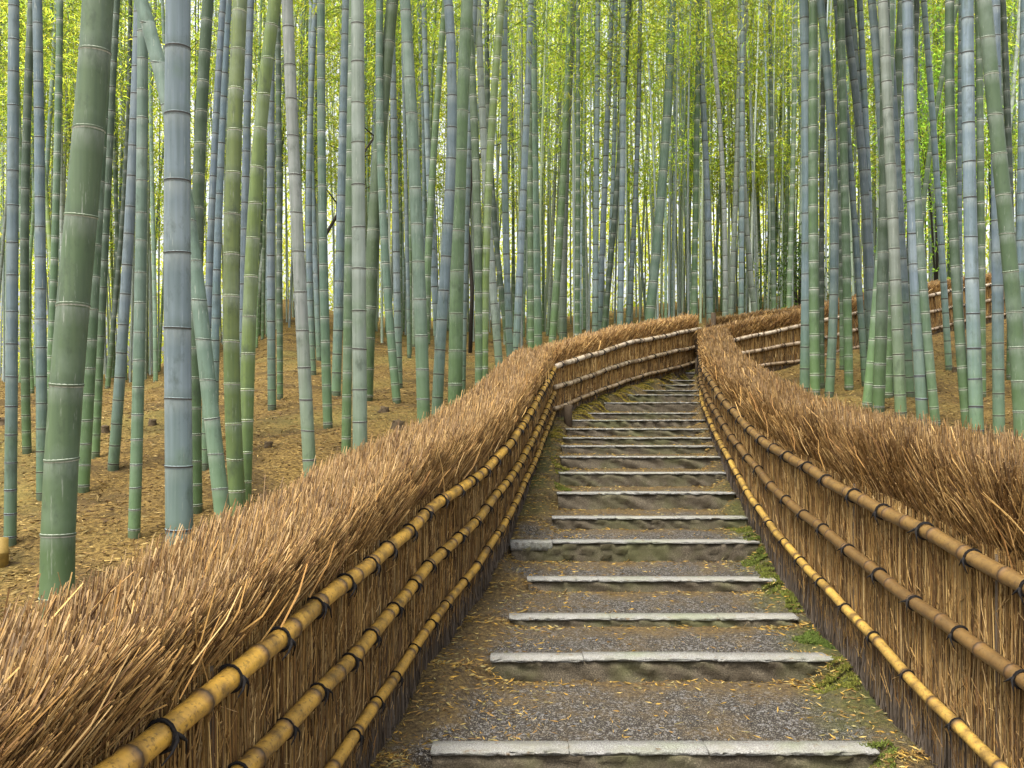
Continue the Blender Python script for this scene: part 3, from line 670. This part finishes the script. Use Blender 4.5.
exec_list = [
 # ---- behind the left fence
 (16, 15, 10, 545, 11, 'B', 'bluish bamboo stem near the left picture edge, its foot in the leaf litter'),
 (36, 40, 42, 500, 10, 'BD', 'grey bamboo stem between the leftmost bluish stem and the thickest green one'),
 (34, 27, 27, 453, 8, 'D', 'dark slim bamboo stem behind the leftmost bluish stem, foot in the litter'),
 (60, 57, 48, 435, 7, 'GD', 'dark green slim stem partly hidden left of the thickest green bamboo'),
 (111, 100, 83, 492, 11, 'GD', 'dark green white-ringed stem emerging from behind the right of the thickest green bamboo'),
 (119, 108, 95, 458, 8, 'D', 'dark slim stem right behind the white-ringed stem beside the thickest green bamboo'),
 (138, 131, 113, 470, 10, 'B', 'bluish stem with a dark foot, left of the teal one in open litter'),
 (143, 141, 134, 537, 11, 'T', 'teal stem standing clear in the litter between thickest green and thickest blue stem'),
 (209, 199, 196, 512, 12, 'GD', 'dark green stem close behind the right side of the thickest blue stem'),
 (222, 212, 205, 470, 7, 'BD', 'slim grey stem between the thickest blue stem and the bright yellow-green one'),
 (229, 220, 214, 440, 8, 'B', 'thin pale blue stem just left of the bright yellow-green one'),
 (251, 246, 243, 452, 8, 'B', 'bluish stem half hidden between the two bright yellow-green stems'),
 (273, 271, 272, 410, 8, 'B', 'bluish stem just right of the two yellow-green stems, foot in the litter slope'),
 (277, 279, 280, 399, 6, 'D', 'thin dark stem standing on the slope left of the pale slanting stem'),
 (286, 295, 311, 490, 12.5, 'W', 'pale grey-green stem slanting down to the right to the left fence top'),
 (315, 309, 313, 375, 6.5, 'BD', 'thin grey stem directly behind the pale slanting stem'),
 (321, 322, 328, 428, 9, 'T', 'teal stem with its foot showing in the litter, right of the pale slanting stem'),
 (346, 341, 336, 396, 9, 'BD', 'grey stem with a dark foot just left of the straight whitish stem'),
 (353, 350, 346, 462, 9, 'G', 'green stem hugging the left side of the straight whitish stem'),
 (393, 376, 366, 400, 13, 'G', 'broad green stem leaning right at the top, behind the straight whitish stem'),
 (379, 382, 397, 403, 8, 'T', 'teal stem curving down right to a dark foot, in front of the slope'),
 (391, 395, 399, 388, 7, 'B', 'thin bluish stem behind the teal curving one'),
 (405, 416, 424, 430, 12.5, 'T', 'thick blue-green stem rising from behind the left fence, left of the bent blue one'),
 (424, 430, 440, 378, 6, 'B', 'thin blue stem between the thick blue-green stem and the bent blue one'),
 (445, 431, 424, 378, 7, 'G', 'thin green stem leaning right, crossing behind the thick blue-green stem'),
 (467, 459, 455, 416, 13.5, 'G', 'thick green stem with white rings near the crest of the left fence'),
 (475, 467, 462, 398, 6.5, 'B', 'thin blue stem peeping out on the right of the thick white-ringed green stem'),
 (478, 487, 500, 374, 7.5, 'W', 'slim whitish stem slanting down to the right, ending at the left fence bend'),
 (468, 477, 479, 402, 8, 'G', 'slim light green stem left of the slim whitish slanting stem'),
 (502, 488, 484, 402, 8, 'Y', 'slim yellow-green stem crossing the slim whitish slanting stem'),
 (487, 493, 511, 366, 5.5, 'D', 'thin dark stem slanting down right just before the fence bend'),
 (505, 505, 511, 372, 6.5, 'B', 'straight thin blue stem right of the yellow-green crossing stem'),
 (531, 523, 515, 366, 7, 'B', 'blue stem leaning right, its foot above the fence bend'),
 (533, 535, 538, 349, 8.5, 'T', 'straight light teal stem standing just above the fence bend'),
 (528, 530, 531, 355, 6, 'G', 'thin green stem touching the left side of the light teal stem at the bend'),
 (574, 565, 563, 343, 7.5, 'W', 'slim whitish stem leaning right, above the left end of the far slanting fence'),
 (570, 562, 552, 345, 7, 'G', 'green stem crossing behind the whitish one above the far slanting fence'),
 (578, 578, 577, 337, 5, 'GD', 'thin dark green stem above the left third of the far slanting fence'),
 (598, 596, 595, 333, 6, 'B', 'straight thin blue stem above the middle of the far slanting fence'),
 (612, 604, 599, 332, 6, 'B', 'thin blue stem leaning right over the middle of the far slanting fence'),
 (616, 612, 606, 330, 4.5, 'B', 'very thin blue stem right beside the leaning blue one over the far fence'),
 (630, 616, 604, 330, 5.5, 'D', 'thin dark stem leaning right over the far slanting fence'),
 (623, 622, 620, 328, 6, 'B', 'upright blue stem right of the dark leaning one over the far fence'),
 (640, 635, 628, 327, 5, 'B', 'thin pale blue stem left of the broad leaning teal stem in the middle'),
 (672, 661, 649, 322, 9.5, 'T', 'broadest stem of the middle grove, teal and leaning right over the far fence'),
 (699, 696, 694, 318, 6, 'GD', 'dark green upright stem over the right end of the far slanting fence'),
 (696, 707, 710, 333, 6.5, 'B', 'pale blue stem standing in the gap between the two far fences'),
 (707, 724, 725, 315, 5, 'W', 'thin white stem leaning left, just right of the gap between far fences'),
 (740, 736, 731, 313, 5.5, 'W', 'thin white stem leaning slightly right above the dark farthest fence'),
 (747, 745, 754, 309, 5.5, 'W', 'thin white bowed stem above the dark farthest fence'),
 (743, 742, 741, 311, 5.5, 'B', 'thin blue stem between the two white ones above the dark farthest fence'),
 (770, 773, 774, 306, 4.5, 'D', 'thin dark upright stem above the farthest fence, left of the leafy shrub'),
 (795, 792, 789, 304, 5, 'G', 'thin green stem beside the leafy shrub, left of the right clump'),
 # ---- behind the right fence
 (803, 806, 805, 392, 10, 'B', 'leftmost blue stem of the right clump, paired with a green one'),
 (815, 814, 815, 395, 9.5, 'G', 'green white-ringed stem touching the leftmost blue stem of the right clump'),
 (819, 833, 829, 397, 8.5, 'BD', 'bowed grey stem third from the left in the right clump'),
 (826, 822, 822, 388, 5, 'D', 'thin dark stem right behind the green white-ringed one of the right clump'),
 (842, 846, 849, 390, 8, 'GD', 'dark green stem with its foot showing, in the middle of the right clump'),
 (836, 840, 842, 370, 4.5, 'D', 'very thin dark stem in front of the fence in the right clump'),
 (835, 852, 865, 386, 6, 'BD', 'slim grey stem slanting down right through the right clump'),
 (843, 866, 871, 384, 8, 'BD', 'dark blue bowed stem slanting down right, behind the green pair'),
 (852, 865, 869, 381, 7.5, 'B', 'blue bowed stem in front of the dark blue one, above the green pair'),
 (860, 868, 873, 380, 6.5, 'B', 'slim blue stem at the top right of the bowed blue one'),
 (870, 884, 889, 396, 9, 'BD', 'dark blue stem slanting in behind the top of the pale green stem'),
 (885, 898, 910, 397, 8.5, 'BD', 'dark blue bowed stem showing just right of the pale green stem'),
 (889, 883, 867, 408, 9.5, 'G', 'left stem of the green pair that crosses near its foot behind the right fence'),
 (883, 884, 878, 412, 11, 'GD', 'right and thicker stem of the green pair behind the right fence'),
 (882, 891, 901, 418, 10.5, 'W', 'pale grey-green stem in front of all others in the right clump'),
 (902, 894, 888, 398, 8.5, 'GD', 'dark green stem leaning right beside the pale green one at the top'),
 (905, 911, 923, 425, 11, 'B', 'thick bluish stem slanting to the right fence, right of the pale green one'),
 (912, 918, 936, 427, 8.5, 'T', 'teal stem splaying out right at the foot of the thick bluish slanting one'),
 (918, 911, 905, 388, 6, 'D', 'thin dark stem at the top, just right of the thick bluish slanting one'),
 (922, 938, 949, 370, 6, 'B', 'slim blue stem standing alone in front of the far right fence, slanting down right'),
 (957, 924, 915, 350, 5, 'G', 'slim green stem leaning right, crossing the slim blue lone one'),
 (952, 954, 968, 434, 9.5, 'GD', 'dark green stem with a curved foot, left of the thick straight blue stem'),
 (970, 971, 977, 436, 12.5, 'B', 'thick straight blue stem near the right edge, left of the big slanting green one'),
 (959, 959, 962, 362, 4.5, 'BD', 'thin grey stem between the curved-foot dark green stem and the thick straight blue one'),
 (977, 981, 982, 397, 7, 'G', 'green stem half hidden on the right of the thick straight blue one'),
 (992, 995, 999, 440, 10.5, 'BD', 'grey-blue stem partly behind the big slanting green one at the right edge'),
 (1005, 1011, 1010, 380, 6.5, 'D', 'dark slim stem right of the big slanting green one, foot in the litter'),
 (1022, 1020, 1018, 402, 8.5, 'BD', 'grey-blue stem cut by the right picture edge'),
]
for e in exec_list: b3(*e)
bamboo_at([(0, 94), (200, 79), (400, 63), (600, 56)], 700, 31, 'G', 'thickest green bamboo stem, close behind the left fence at the left of the picture', 4.15)
bamboo_at([(0, 181), (200, 179), (500, 179.5)], 700, 25.5, 'B', 'thickest bluish bamboo stem, straight with dark rings, behind the left fence', 4.6)
bamboo_at([(0, 138), (78, 162), (170, 178), (260, 192), (380, 208), (510, 222)], 600, 15, 'T', 'slanting teal stem that passes behind the thickest bluish one', 6.2)
bamboo_at([(0, 240), (200, 233), (350, 232), (490, 237)], 520, 15.5, 'Y', 'brightest yellow-green stem with white rings, the left of the pair behind the left fence', 6.6)
bamboo_at([(0, 273), (100, 261), (200, 254), (300, 249), (490, 244)], 520, 13.5, 'Y', 'leaning yellow-green stem, the right of the bright pair behind the left fence', 6.9)
bamboo_at([(0, 357), (200, 358.5), (430, 360)], 470, 14, 'W', 'straight whitish stem with dark rings, right of the pale slanting one', 7.6)
bamboo_at([(0, 448), (100, 452), (200, 449), (300, 443), (415, 437)], 424, 10.5, 'B', 'bent blue stem bowing behind the thick white-ringed green one')
bamboo_at([(0, 981), (85, 989), (200, 1002), (270, 1009), (350, 1016), (430, 1022)], 480, 14.5, 'G', 'big green white-ringed stem slanting across the right edge of the picture', 7.4)

# deeper in the grove: many alike, copies of a few culms with their own crowns
PROTO = []
for k, c in enumerate(('B', 'G', 'W', 'GD', 'T', 'BD', 'D', 'B', 'Y', 'W', 'T', 'G')):
    bend = random.uniform(-.9, .9); ph = random.uniform(0, 6)
    def center(z, bend=bend, ph=ph): return bend * (z / 15) ** 2 + .07 * np.sin(z * .45 + ph) - .07 * math.sin(ph), .3 * bend * (z / 15) ** 2
    me, _, _ = culm_mesh(center, 15.5, .048, 9, 3.4, WHITE[c] * .6, DARK[c] * .6, 1.7, True, k); PROTO.append((me, c, bend))
FAR_GROUPS = {}
def zone(u): return 'left' if u < 330 else ('middle' if u < 780 else 'right')
CW = dict(B='bluish', BD='grey', G='green', GD='dark green', Y='yellow-green', W='whitish', T='teal', D='dark')
first = None; made = 0; tries = 0; placed = []
while made < 212 and tries < 9000:
    tries += 1
    u = random.uniform(-30, 1054); Y = random.triangular(15.5, 38, 22) if u < 440 else random.triangular(23.5, 42, 31)
    X = (u - CX) / F * Y
    if XL(min(Y, 17.)) - .5 < X < XR(min(Y, 17.)) + 1.0 and Y < 18.8: continue
    if X > 2.6 and Y < 21.5 + (X - 9) * .35 and Y < 25 and X < 14: continue          # the two right-hand fences and the path between
    if any((X - a) ** 2 + (Y - b) ** 2 < .30 ** 2 for a, b in placed): continue
    if -1.2 < X - (.5 + (Y - 11.3) * .65) < .6 and Y < 17: continue
    placed.append((X, Y)); k = random.randrange(len(PROTO)); me, c, _ = PROTO[k]
    lab = {'left': 'thin %s bamboo stem deep in the left of the grove, one of many alike',
           'middle': 'thin %s bamboo stem deep in the middle of the grove, one of many alike',
           'right': 'thin %s bamboo stem deep in the right of the grove, one of many alike'}[zone(u)] % CW[c]
    o = link('bamboo', None, loc=(X, Y, float(G(X, Y)))); tag(o, lab, 'bamboo', 'thin bamboo stems deep in the grove')
    cu = link('culm', me, o); j = random.uniform(.55, 1.85); cu.color = (*[x * j for x in COLS[c]], 1)
    rz_ = random.uniform(0, 6.28); sc = random.uniform(.72, 1.25)
    cu.rotation_euler = (random.gauss(0, .022), random.gauss(0, .03), rz_); cu.scale = (sc, sc, random.uniform(.92, 1.1))
    if random.random() < .78:
        f = link('foliage', random.choice(FOL_LO if Y > 25 else FOL_HI), o); f.rotation_euler = (0, 0, random.uniform(0, 6.28)); f.scale = (1, 1, random.uniform(.85, 1.1))
    made += 1

# the far-off mass of the grove
g = Geo(); r2 = np.random.default_rng(5)
for k in range(620):
    Y = r2.triangular(22, 34, 46); X = r2.uniform(-.62, .62) * Y
    if X > 2 and Y < 26: continue
    z = float(G(X, Y)); a = r2.normal(0, .5, 2); c = list(COLS.values())[r2.integers(0, 8)]
    t = np.linspace(0, 1, 6); P = np.stack([X + a[0] * t ** 2 + r2.normal(0, .25) * t, Y + a[1] * t, z - .2 + t * 16], -1)
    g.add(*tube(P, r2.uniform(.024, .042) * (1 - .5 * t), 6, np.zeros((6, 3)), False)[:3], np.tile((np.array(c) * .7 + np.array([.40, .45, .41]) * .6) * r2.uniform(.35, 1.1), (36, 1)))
def mat_far():
    m = NT('far_bamboo_culm', .5, .3); g_ = m.n('ShaderNodeNewGeometry'); sx = m.n('ShaderNodeSeparateXYZ'); m.l(g_.outputs['Position'], sx.inputs[0])
    o_ = m.noise(.9, 0, .5, m.pos((1, 1, .002))); f = m.math('FRACT', m.math('ADD', m.math('MULTIPLY', sx.outputs[2], 2.9), m.math('MULTIPLY', o_, 37.)))
    n_ = m.noise(3, 4, .6, m.pos((1, 1, .4)))
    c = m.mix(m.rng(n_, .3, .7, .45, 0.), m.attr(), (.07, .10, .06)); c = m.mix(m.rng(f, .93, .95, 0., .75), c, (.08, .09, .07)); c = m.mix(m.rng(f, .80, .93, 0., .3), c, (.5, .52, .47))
    m.out(c); return m.m
far_c = mat_far()
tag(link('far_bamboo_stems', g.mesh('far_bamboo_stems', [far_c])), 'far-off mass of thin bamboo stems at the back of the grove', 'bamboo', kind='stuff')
g = Geo(); N = 175000
Y = rng.uniform(45, 53, N); X = rng.uniform(-.72, .72, N) * Y; zz = G(X, np.full(N, 44.)) + np.where(rng.random(N) < .36, rng.uniform(.1, 6, N), 3 + 17 * rng.beta(1.3, 1.1, N))
cl = np.sin(X * 1.1 + 2 * np.sin(Y * .7)) + np.sin(zz * 1.3 + X * .5) + np.sin(Y * .9 + zz * .6)
ok = cl + rng.normal(0, .9, N) > -.75
Pp = np.stack([X, Y, zz], -1)[ok]; n = len(Pp); pal = np.array([(.22, .28, .045), (.19, .26, .045), (.26, .30, .05), (.30, .32, .07)])
g.add(*leaves(Pp, rng.normal(size=(n, 3)) + np.array([0, 0, -.5]), .42 * rng.uniform(.6, 1.2, n), .085 * rng.uniform(.7, 1.2, n), pal[rng.integers(0, 4, n)] * rng.uniform(.8, 1.25, (n, 1))))
tag(link('far_foliage', g.mesh('far_foliage', [M['leaf']], False)), 'far-off mass of bright yellow-green bamboo leaves', 'foliage', kind='stuff')

# ------------------------------------------------------------------ other plants and stumps
def shrub(x, v, Y, h, wd, n, label, pal, name='shrub'):
    X = (x - CX) / F * Y; z = float(G(X, Y)); root = tag(link(name, None, loc=(X, Y, z)), label, 'shrub')
    gs = Geo()
    for k in range(6):
        a = random.uniform(0, 6.28); P = np.array([[0, 0, -.1], [.1 * math.cos(a) * wd, .1 * math.sin(a) * wd, h * .4], [.4 * wd * math.cos(a), .4 * wd * math.sin(a), h * .9]]); gs.add(*tube(P, [.025, .018, .006], 6)[:3])
    link('stem', gs.mesh('stem', [M['bark']]), root)
    gl = Geo(); P = rng.normal(size=(n, 3)) * np.array([wd * .42, wd * .42, h * .28]) + np.array([0, 0, h * .6]); keep = (np.sin(P[:, 0] * 6) + np.sin(P[:, 2] * 5 + P[:, 1] * 4) + rng.normal(0, .7, n)) > -.5; P = P[keep]; m = len(P)
    c = np.array(pal)[rng.integers(0, len(pal), m)] * rng.uniform(.7, 1.3, (m, 1))
    gl.add(*leaves(P, rng.normal(size=(m, 3)) + np.array([0, 0, .1]), .15 * rng.uniform(.6, 1.2, m), .05, c)); link('foliage', gl.mesh('foliage', [M['leaf']], False), root)
shrub(798, 290, 27., 2.6, 1.3, 2600, 'dark leafy shrub between grove stems, just left of the right clump', [(.03, .06, .015), (.045, .08, .02), (.02, .045, .012)])
shrub(937, 150, 25., 8.0, 1.9, 9000, 'tall bright green leafy shrub seen between the right-hand stems above the far fence', [(.12, .20, .035), (.15, .23, .04), (.09, .16, .03)])
def tree(x, v, Y, pts, r, label):
    X = (x - CX) / F * Y; z = float(G(X, Y)); root = tag(link('thin_tree', None, loc=(X, Y, z)), label, 'tree')
    P = np.array(pts, float); gt = Geo(); gt.add(*tube(P, np.linspace(r, r * .5, len(P)), 8)[:3]); link('trunk', gt.mesh('trunk', [M['bark']]), root)
    for k in range(7):
        gb = Geo()
        i = random.randrange(len(P) // 2, len(P)); a = random.uniform(0, 6.28); l = random.uniform(.5, 1.3)
        gb.add(*tube(np.array([P[i], P[i] + [l * .4 * math.cos(a), l * .4 * math.sin(a), l * .35], P[i] + [l * math.cos(a), l * math.sin(a), l * .55]]), [r * .35, r * .25, r * .1], 5)[:3])
        link('branch', gb.mesh('branch', [M['bark']]), root)
tree(470, 300, 21, [(0, 0, -.2), (.05, 0, 1.5), (-.05, 0, 3), (.06, 0, 4.4), (.0, 0, 5.6)], .05, 'thin dark bare tree trunk behind the thick white-ringed green bamboo')
tree(316, 330, 20, [(0, 0, -.2), (.02, 0, 1.3), (.15, 0, 2.4), (.55, 0, 3.1), (.9, 0, 4.1), (1.3, 0, 4.7)], .05, 'crooked dark bare tree seen between the pale slanting and straight whitish stems')

SL = ['dark rotten bamboo stump on the litter in front of the curving teal stem', 'dark low stump in the litter right of the straight whitish stem', 'small dark stump in the litter near the foot of the bluish stem',
      'dark stump lying at the left picture edge in the litter', 'small dark stump behind the teal stem standing clear in the litter', 'dark stump on the litter slope left of the pale slanting stem', 'dark low stump beside the far right fence foot', 'small dark stump in the litter right of the lone blue stem']
for (x, v, r, h), lab in zip([(a_, b_, r_ * .72, h_ * .7) for a_, b_, r_, h_ in [(398, 428, .10, .12), (384, 412, .08, .09), (105, 432, .06, .10), (6, 424, .12, .09), (152, 425, .06, .09), (268, 447, .06, .08), (955, 372, .07, .10), (975, 376, .06, .09)]], SL):
    Y = ground_hit(x, v) or 14; X = (x - CX) / F * Y
    a = np.linspace(0, 1, 6); P = np.stack([.15 * h * a, 0 * a, -.05 + (h + .05) * a], -1); gt = Geo()
    gt.add(*tube(P, r * (1.25 - .35 * a + .04 * np.sin(a * 20)), 12)[:3]); V = gt.V[0]; gt.V[0] = V + np.random.default_rng(int(x)).normal(0, r * .13, V.shape)
    tag(link('bamboo_stump', gt.mesh('bamboo_stump', [M['stump']]), loc=(X, Y, float(G(X, Y)))), lab, 'stump', 'old bamboo stumps in the litter')
Y = 6.3; X = (1 - CX) / F * Y
o = tag(link('bamboo_stump', None, loc=(X, Y, float(G(X, Y)))), 'yellow cut bamboo stump low at the left picture edge', 'stump')
g = Geo(); g.add(*tube(np.array([[0, 0, -.1], [0, 0, .08], [0, 0, .085], [0, 0, .095], [0, 0, .10], [0, 0, .19], [0, 0, .192], [0, 0, .14]]), [.05, .049, .052, .052, .048, .047, .038, .036], 18, cap=True)[:3]); link('stub', g.mesh('stub', [M['ystump']]), o)

# ------------------------------------------------------------------ fallen leaves, moss
def litter(n, X, Y, Z, pal, size, name, label):
    g = Geo(); D = rng.normal(size=(n, 3)) * np.array([1, 1, .16]); c = np.array(pal)[rng.integers(0, len(pal), n)] * rng.uniform(.65, 1.3, (n, 1))
    V, Q, T, C = leaves(np.stack([X, Y, Z + .004], -1), D, size * rng.uniform(.6, 1.3, n), size * .17 * rng.uniform(.7, 1.3, n), c, 0.)
    g.add(V, Q, T, C); tag(link(name, g.mesh(name, [M['litter']], False)), label, 'leaves', kind='stuff')
PAL = [(.28, .175, .045), (.20, .118, .033), (.32, .22, .062), (.115, .062, .022), (.38, .27, .10), (.06, .034, .015), (.17, .125, .042)]
n = 70000; Y = 4.5 + 22 * rng.random(n) ** 1.5; U = rng.uniform(-30, 1054, n); X = (U - CX) / F * Y
k = ((X < XL(Y) - .35) | (X > XR(Y) + .35)); X, Y = X[k], Y[k]
litter(len(X), X, Y, G(X, Y), PAL, .068, 'forest_leaf_litter', 'tan fallen bamboo leaves covering the forest floor')
n = 12500; Y = 3.2 + 12.5 * rng.random(n) ** 1.5; f = rng.random(n); f = np.where(rng.random(n) < .62, np.where(rng.random(n) < .62, .30 * f ** 1.4, 1 - .14 * f), f)
X = XL(Y) + (XR(Y) - XL(Y)) * f
nxt = np.searchsorted(sY + .05, Y); dn = np.where(nxt < len(sY), (sY + .05)[np.minimum(nxt, len(sY) - 1)] - Y, 1)   # drift up against the foot of each step
mv = (rng.random(n) < .38) & (nxt < len(sY)); Y = np.where(mv, Y + dn - .06 - .16 * rng.random(n) ** 1.3 * np.minimum(dn, 1), Y)
litter(n, X, Y, path_z(X, Y), [(.36, .23, .05), (.28, .165, .045), (.40, .29, .09), (.17, .10, .035), (.28, .24, .10), (.42, .25, .04)], .043, 'path_leaf_litter', 'yellow fallen bamboo leaves scattered over the gravel path')
g = Geo()
for (x, v, rx, ry_, n, yel) in [(815, 637, .10, .16, 2600, 0), (800, 600, .12, .16, 2000, .2), (775, 573, .13, .2, 1800, .2), (757, 545, .12, .2, 1800, .1), (840, 672, .12, .14, 1500, .3), (742, 520, .12, .2, 1300, .2), (562, 480, .07, .2, 1000, .2), (560, 462, .08, .3, 900, .4),
                            (580, 411, .2, .4, 1800, .85), (600, 402, .22, .4, 2200, .9), (622, 395, .22, .4, 2200, .95), (645, 387, .22, .4, 2200, .9), (664, 380, .2, .4, 2000, .95), (680, 374, .2, .4, 1500, .8), (557, 432, .10, .4, 900, .8), (690, 372, .12, .3, 900, .4), (880, 755, .07, .1, 900, .1)]:
    Y0 = float(np.interp(-v, [-s[0] for s in STEPS], sY)); X0 = (x - CX) / F * Y0
    a = rng.uniform(0, 6.28, n); q = np.sqrt(rng.random(n)) * (1 + .3 * np.sin(3 * a + x)); X = X0 + rx * q * np.cos(a); Y = Y0 + ry_ * q * np.sin(a)
    k = (X > XL(Y) + .02) & (X < XR(Y) - .02); X, Y = X[k], Y[k]; m = len(X)
    P = np.stack([X, Y, path_z(X, Y) - .004], -1); hgt = rng.uniform(.008, .024, m)[:, None]
    tip = P + norm(rng.normal(size=(m, 3)) * .8 + np.array([0, 0, 1.])) * hgt; gr = np.array([.075, .11, .02]) * (1 - yel) + np.array([.25, .19, .03]) * yel
    c = gr * rng.uniform(.55, 1.35, (m, 1)); g.add(*strands(P, (P + tip) / 2, tip, .0034, c, c * 1.1, .5))
tag(link('moss', g.mesh('moss', [M['moss']], False)), 'green and yellow moss on the verges of the steps', 'moss', kind='stuff')

# ------------------------------------------------------------------ light, sky, camera
W = bpy.data.worlds.new('World'); S.world = W; W.use_nodes = True
nt = W.node_tree; sky = nt.nodes.new('ShaderNodeTexSky'); sky.sky_type = 'NISHITA'; sky.sun_disc = False
EL, AZ = math.radians(66), math.radians(-140)            # soft sun high behind the camera, a little to the left (azimuth from +Y)
sky.sun_elevation = EL; sky.sun_rotation = AZ; sky.air_density = 1.0; sky.dust_density = 5.0; sky.ozone_density = 1.0
hs_ = nt.nodes.new('ShaderNodeHueSaturation'); hs_.inputs['Saturation'].default_value = .30; nt.links.new(sky.outputs[0], hs_.inputs['Color']); nt.links.new(hs_.outputs[0], nt.nodes['Background'].inputs['Color']); nt.nodes['Background'].inputs['Strength'].default_value = .15
sd = bpy.data.lights.new('sun', 'SUN'); sd.energy = 1.5; sd.angle = math.radians(25); sd.color = (1, .95, .86)
so = bpy.data.objects.new('sun', sd); COL.objects.link(so)
from mathutils import Vector
sv = Vector((math.sin(AZ) * math.cos(EL), math.cos(AZ) * math.cos(EL), math.sin(EL))); so.rotation_euler = sv.to_track_quat('Z', 'Y').to_euler()
cd = bpy.data.cameras.new('camera'); co = bpy.data.objects.new('camera', cd); COL.objects.link(co)
co.rotation_euler = (math.radians(90), 0, 0); cd.sensor_width = 36; cd.lens = 36 * F / 1024; cd.clip_end = 2000; cd.clip_start = .05
S.camera = co
S.view_settings.view_transform = 'Standard'; S.view_settings.look = 'None'; S.view_settings.gamma = 1; S.view_settings.exposure = 1.6
S.cycles.max_bounces = 6; S.cycles.transmission_bounces = 4; S.cycles.use_denoising = True
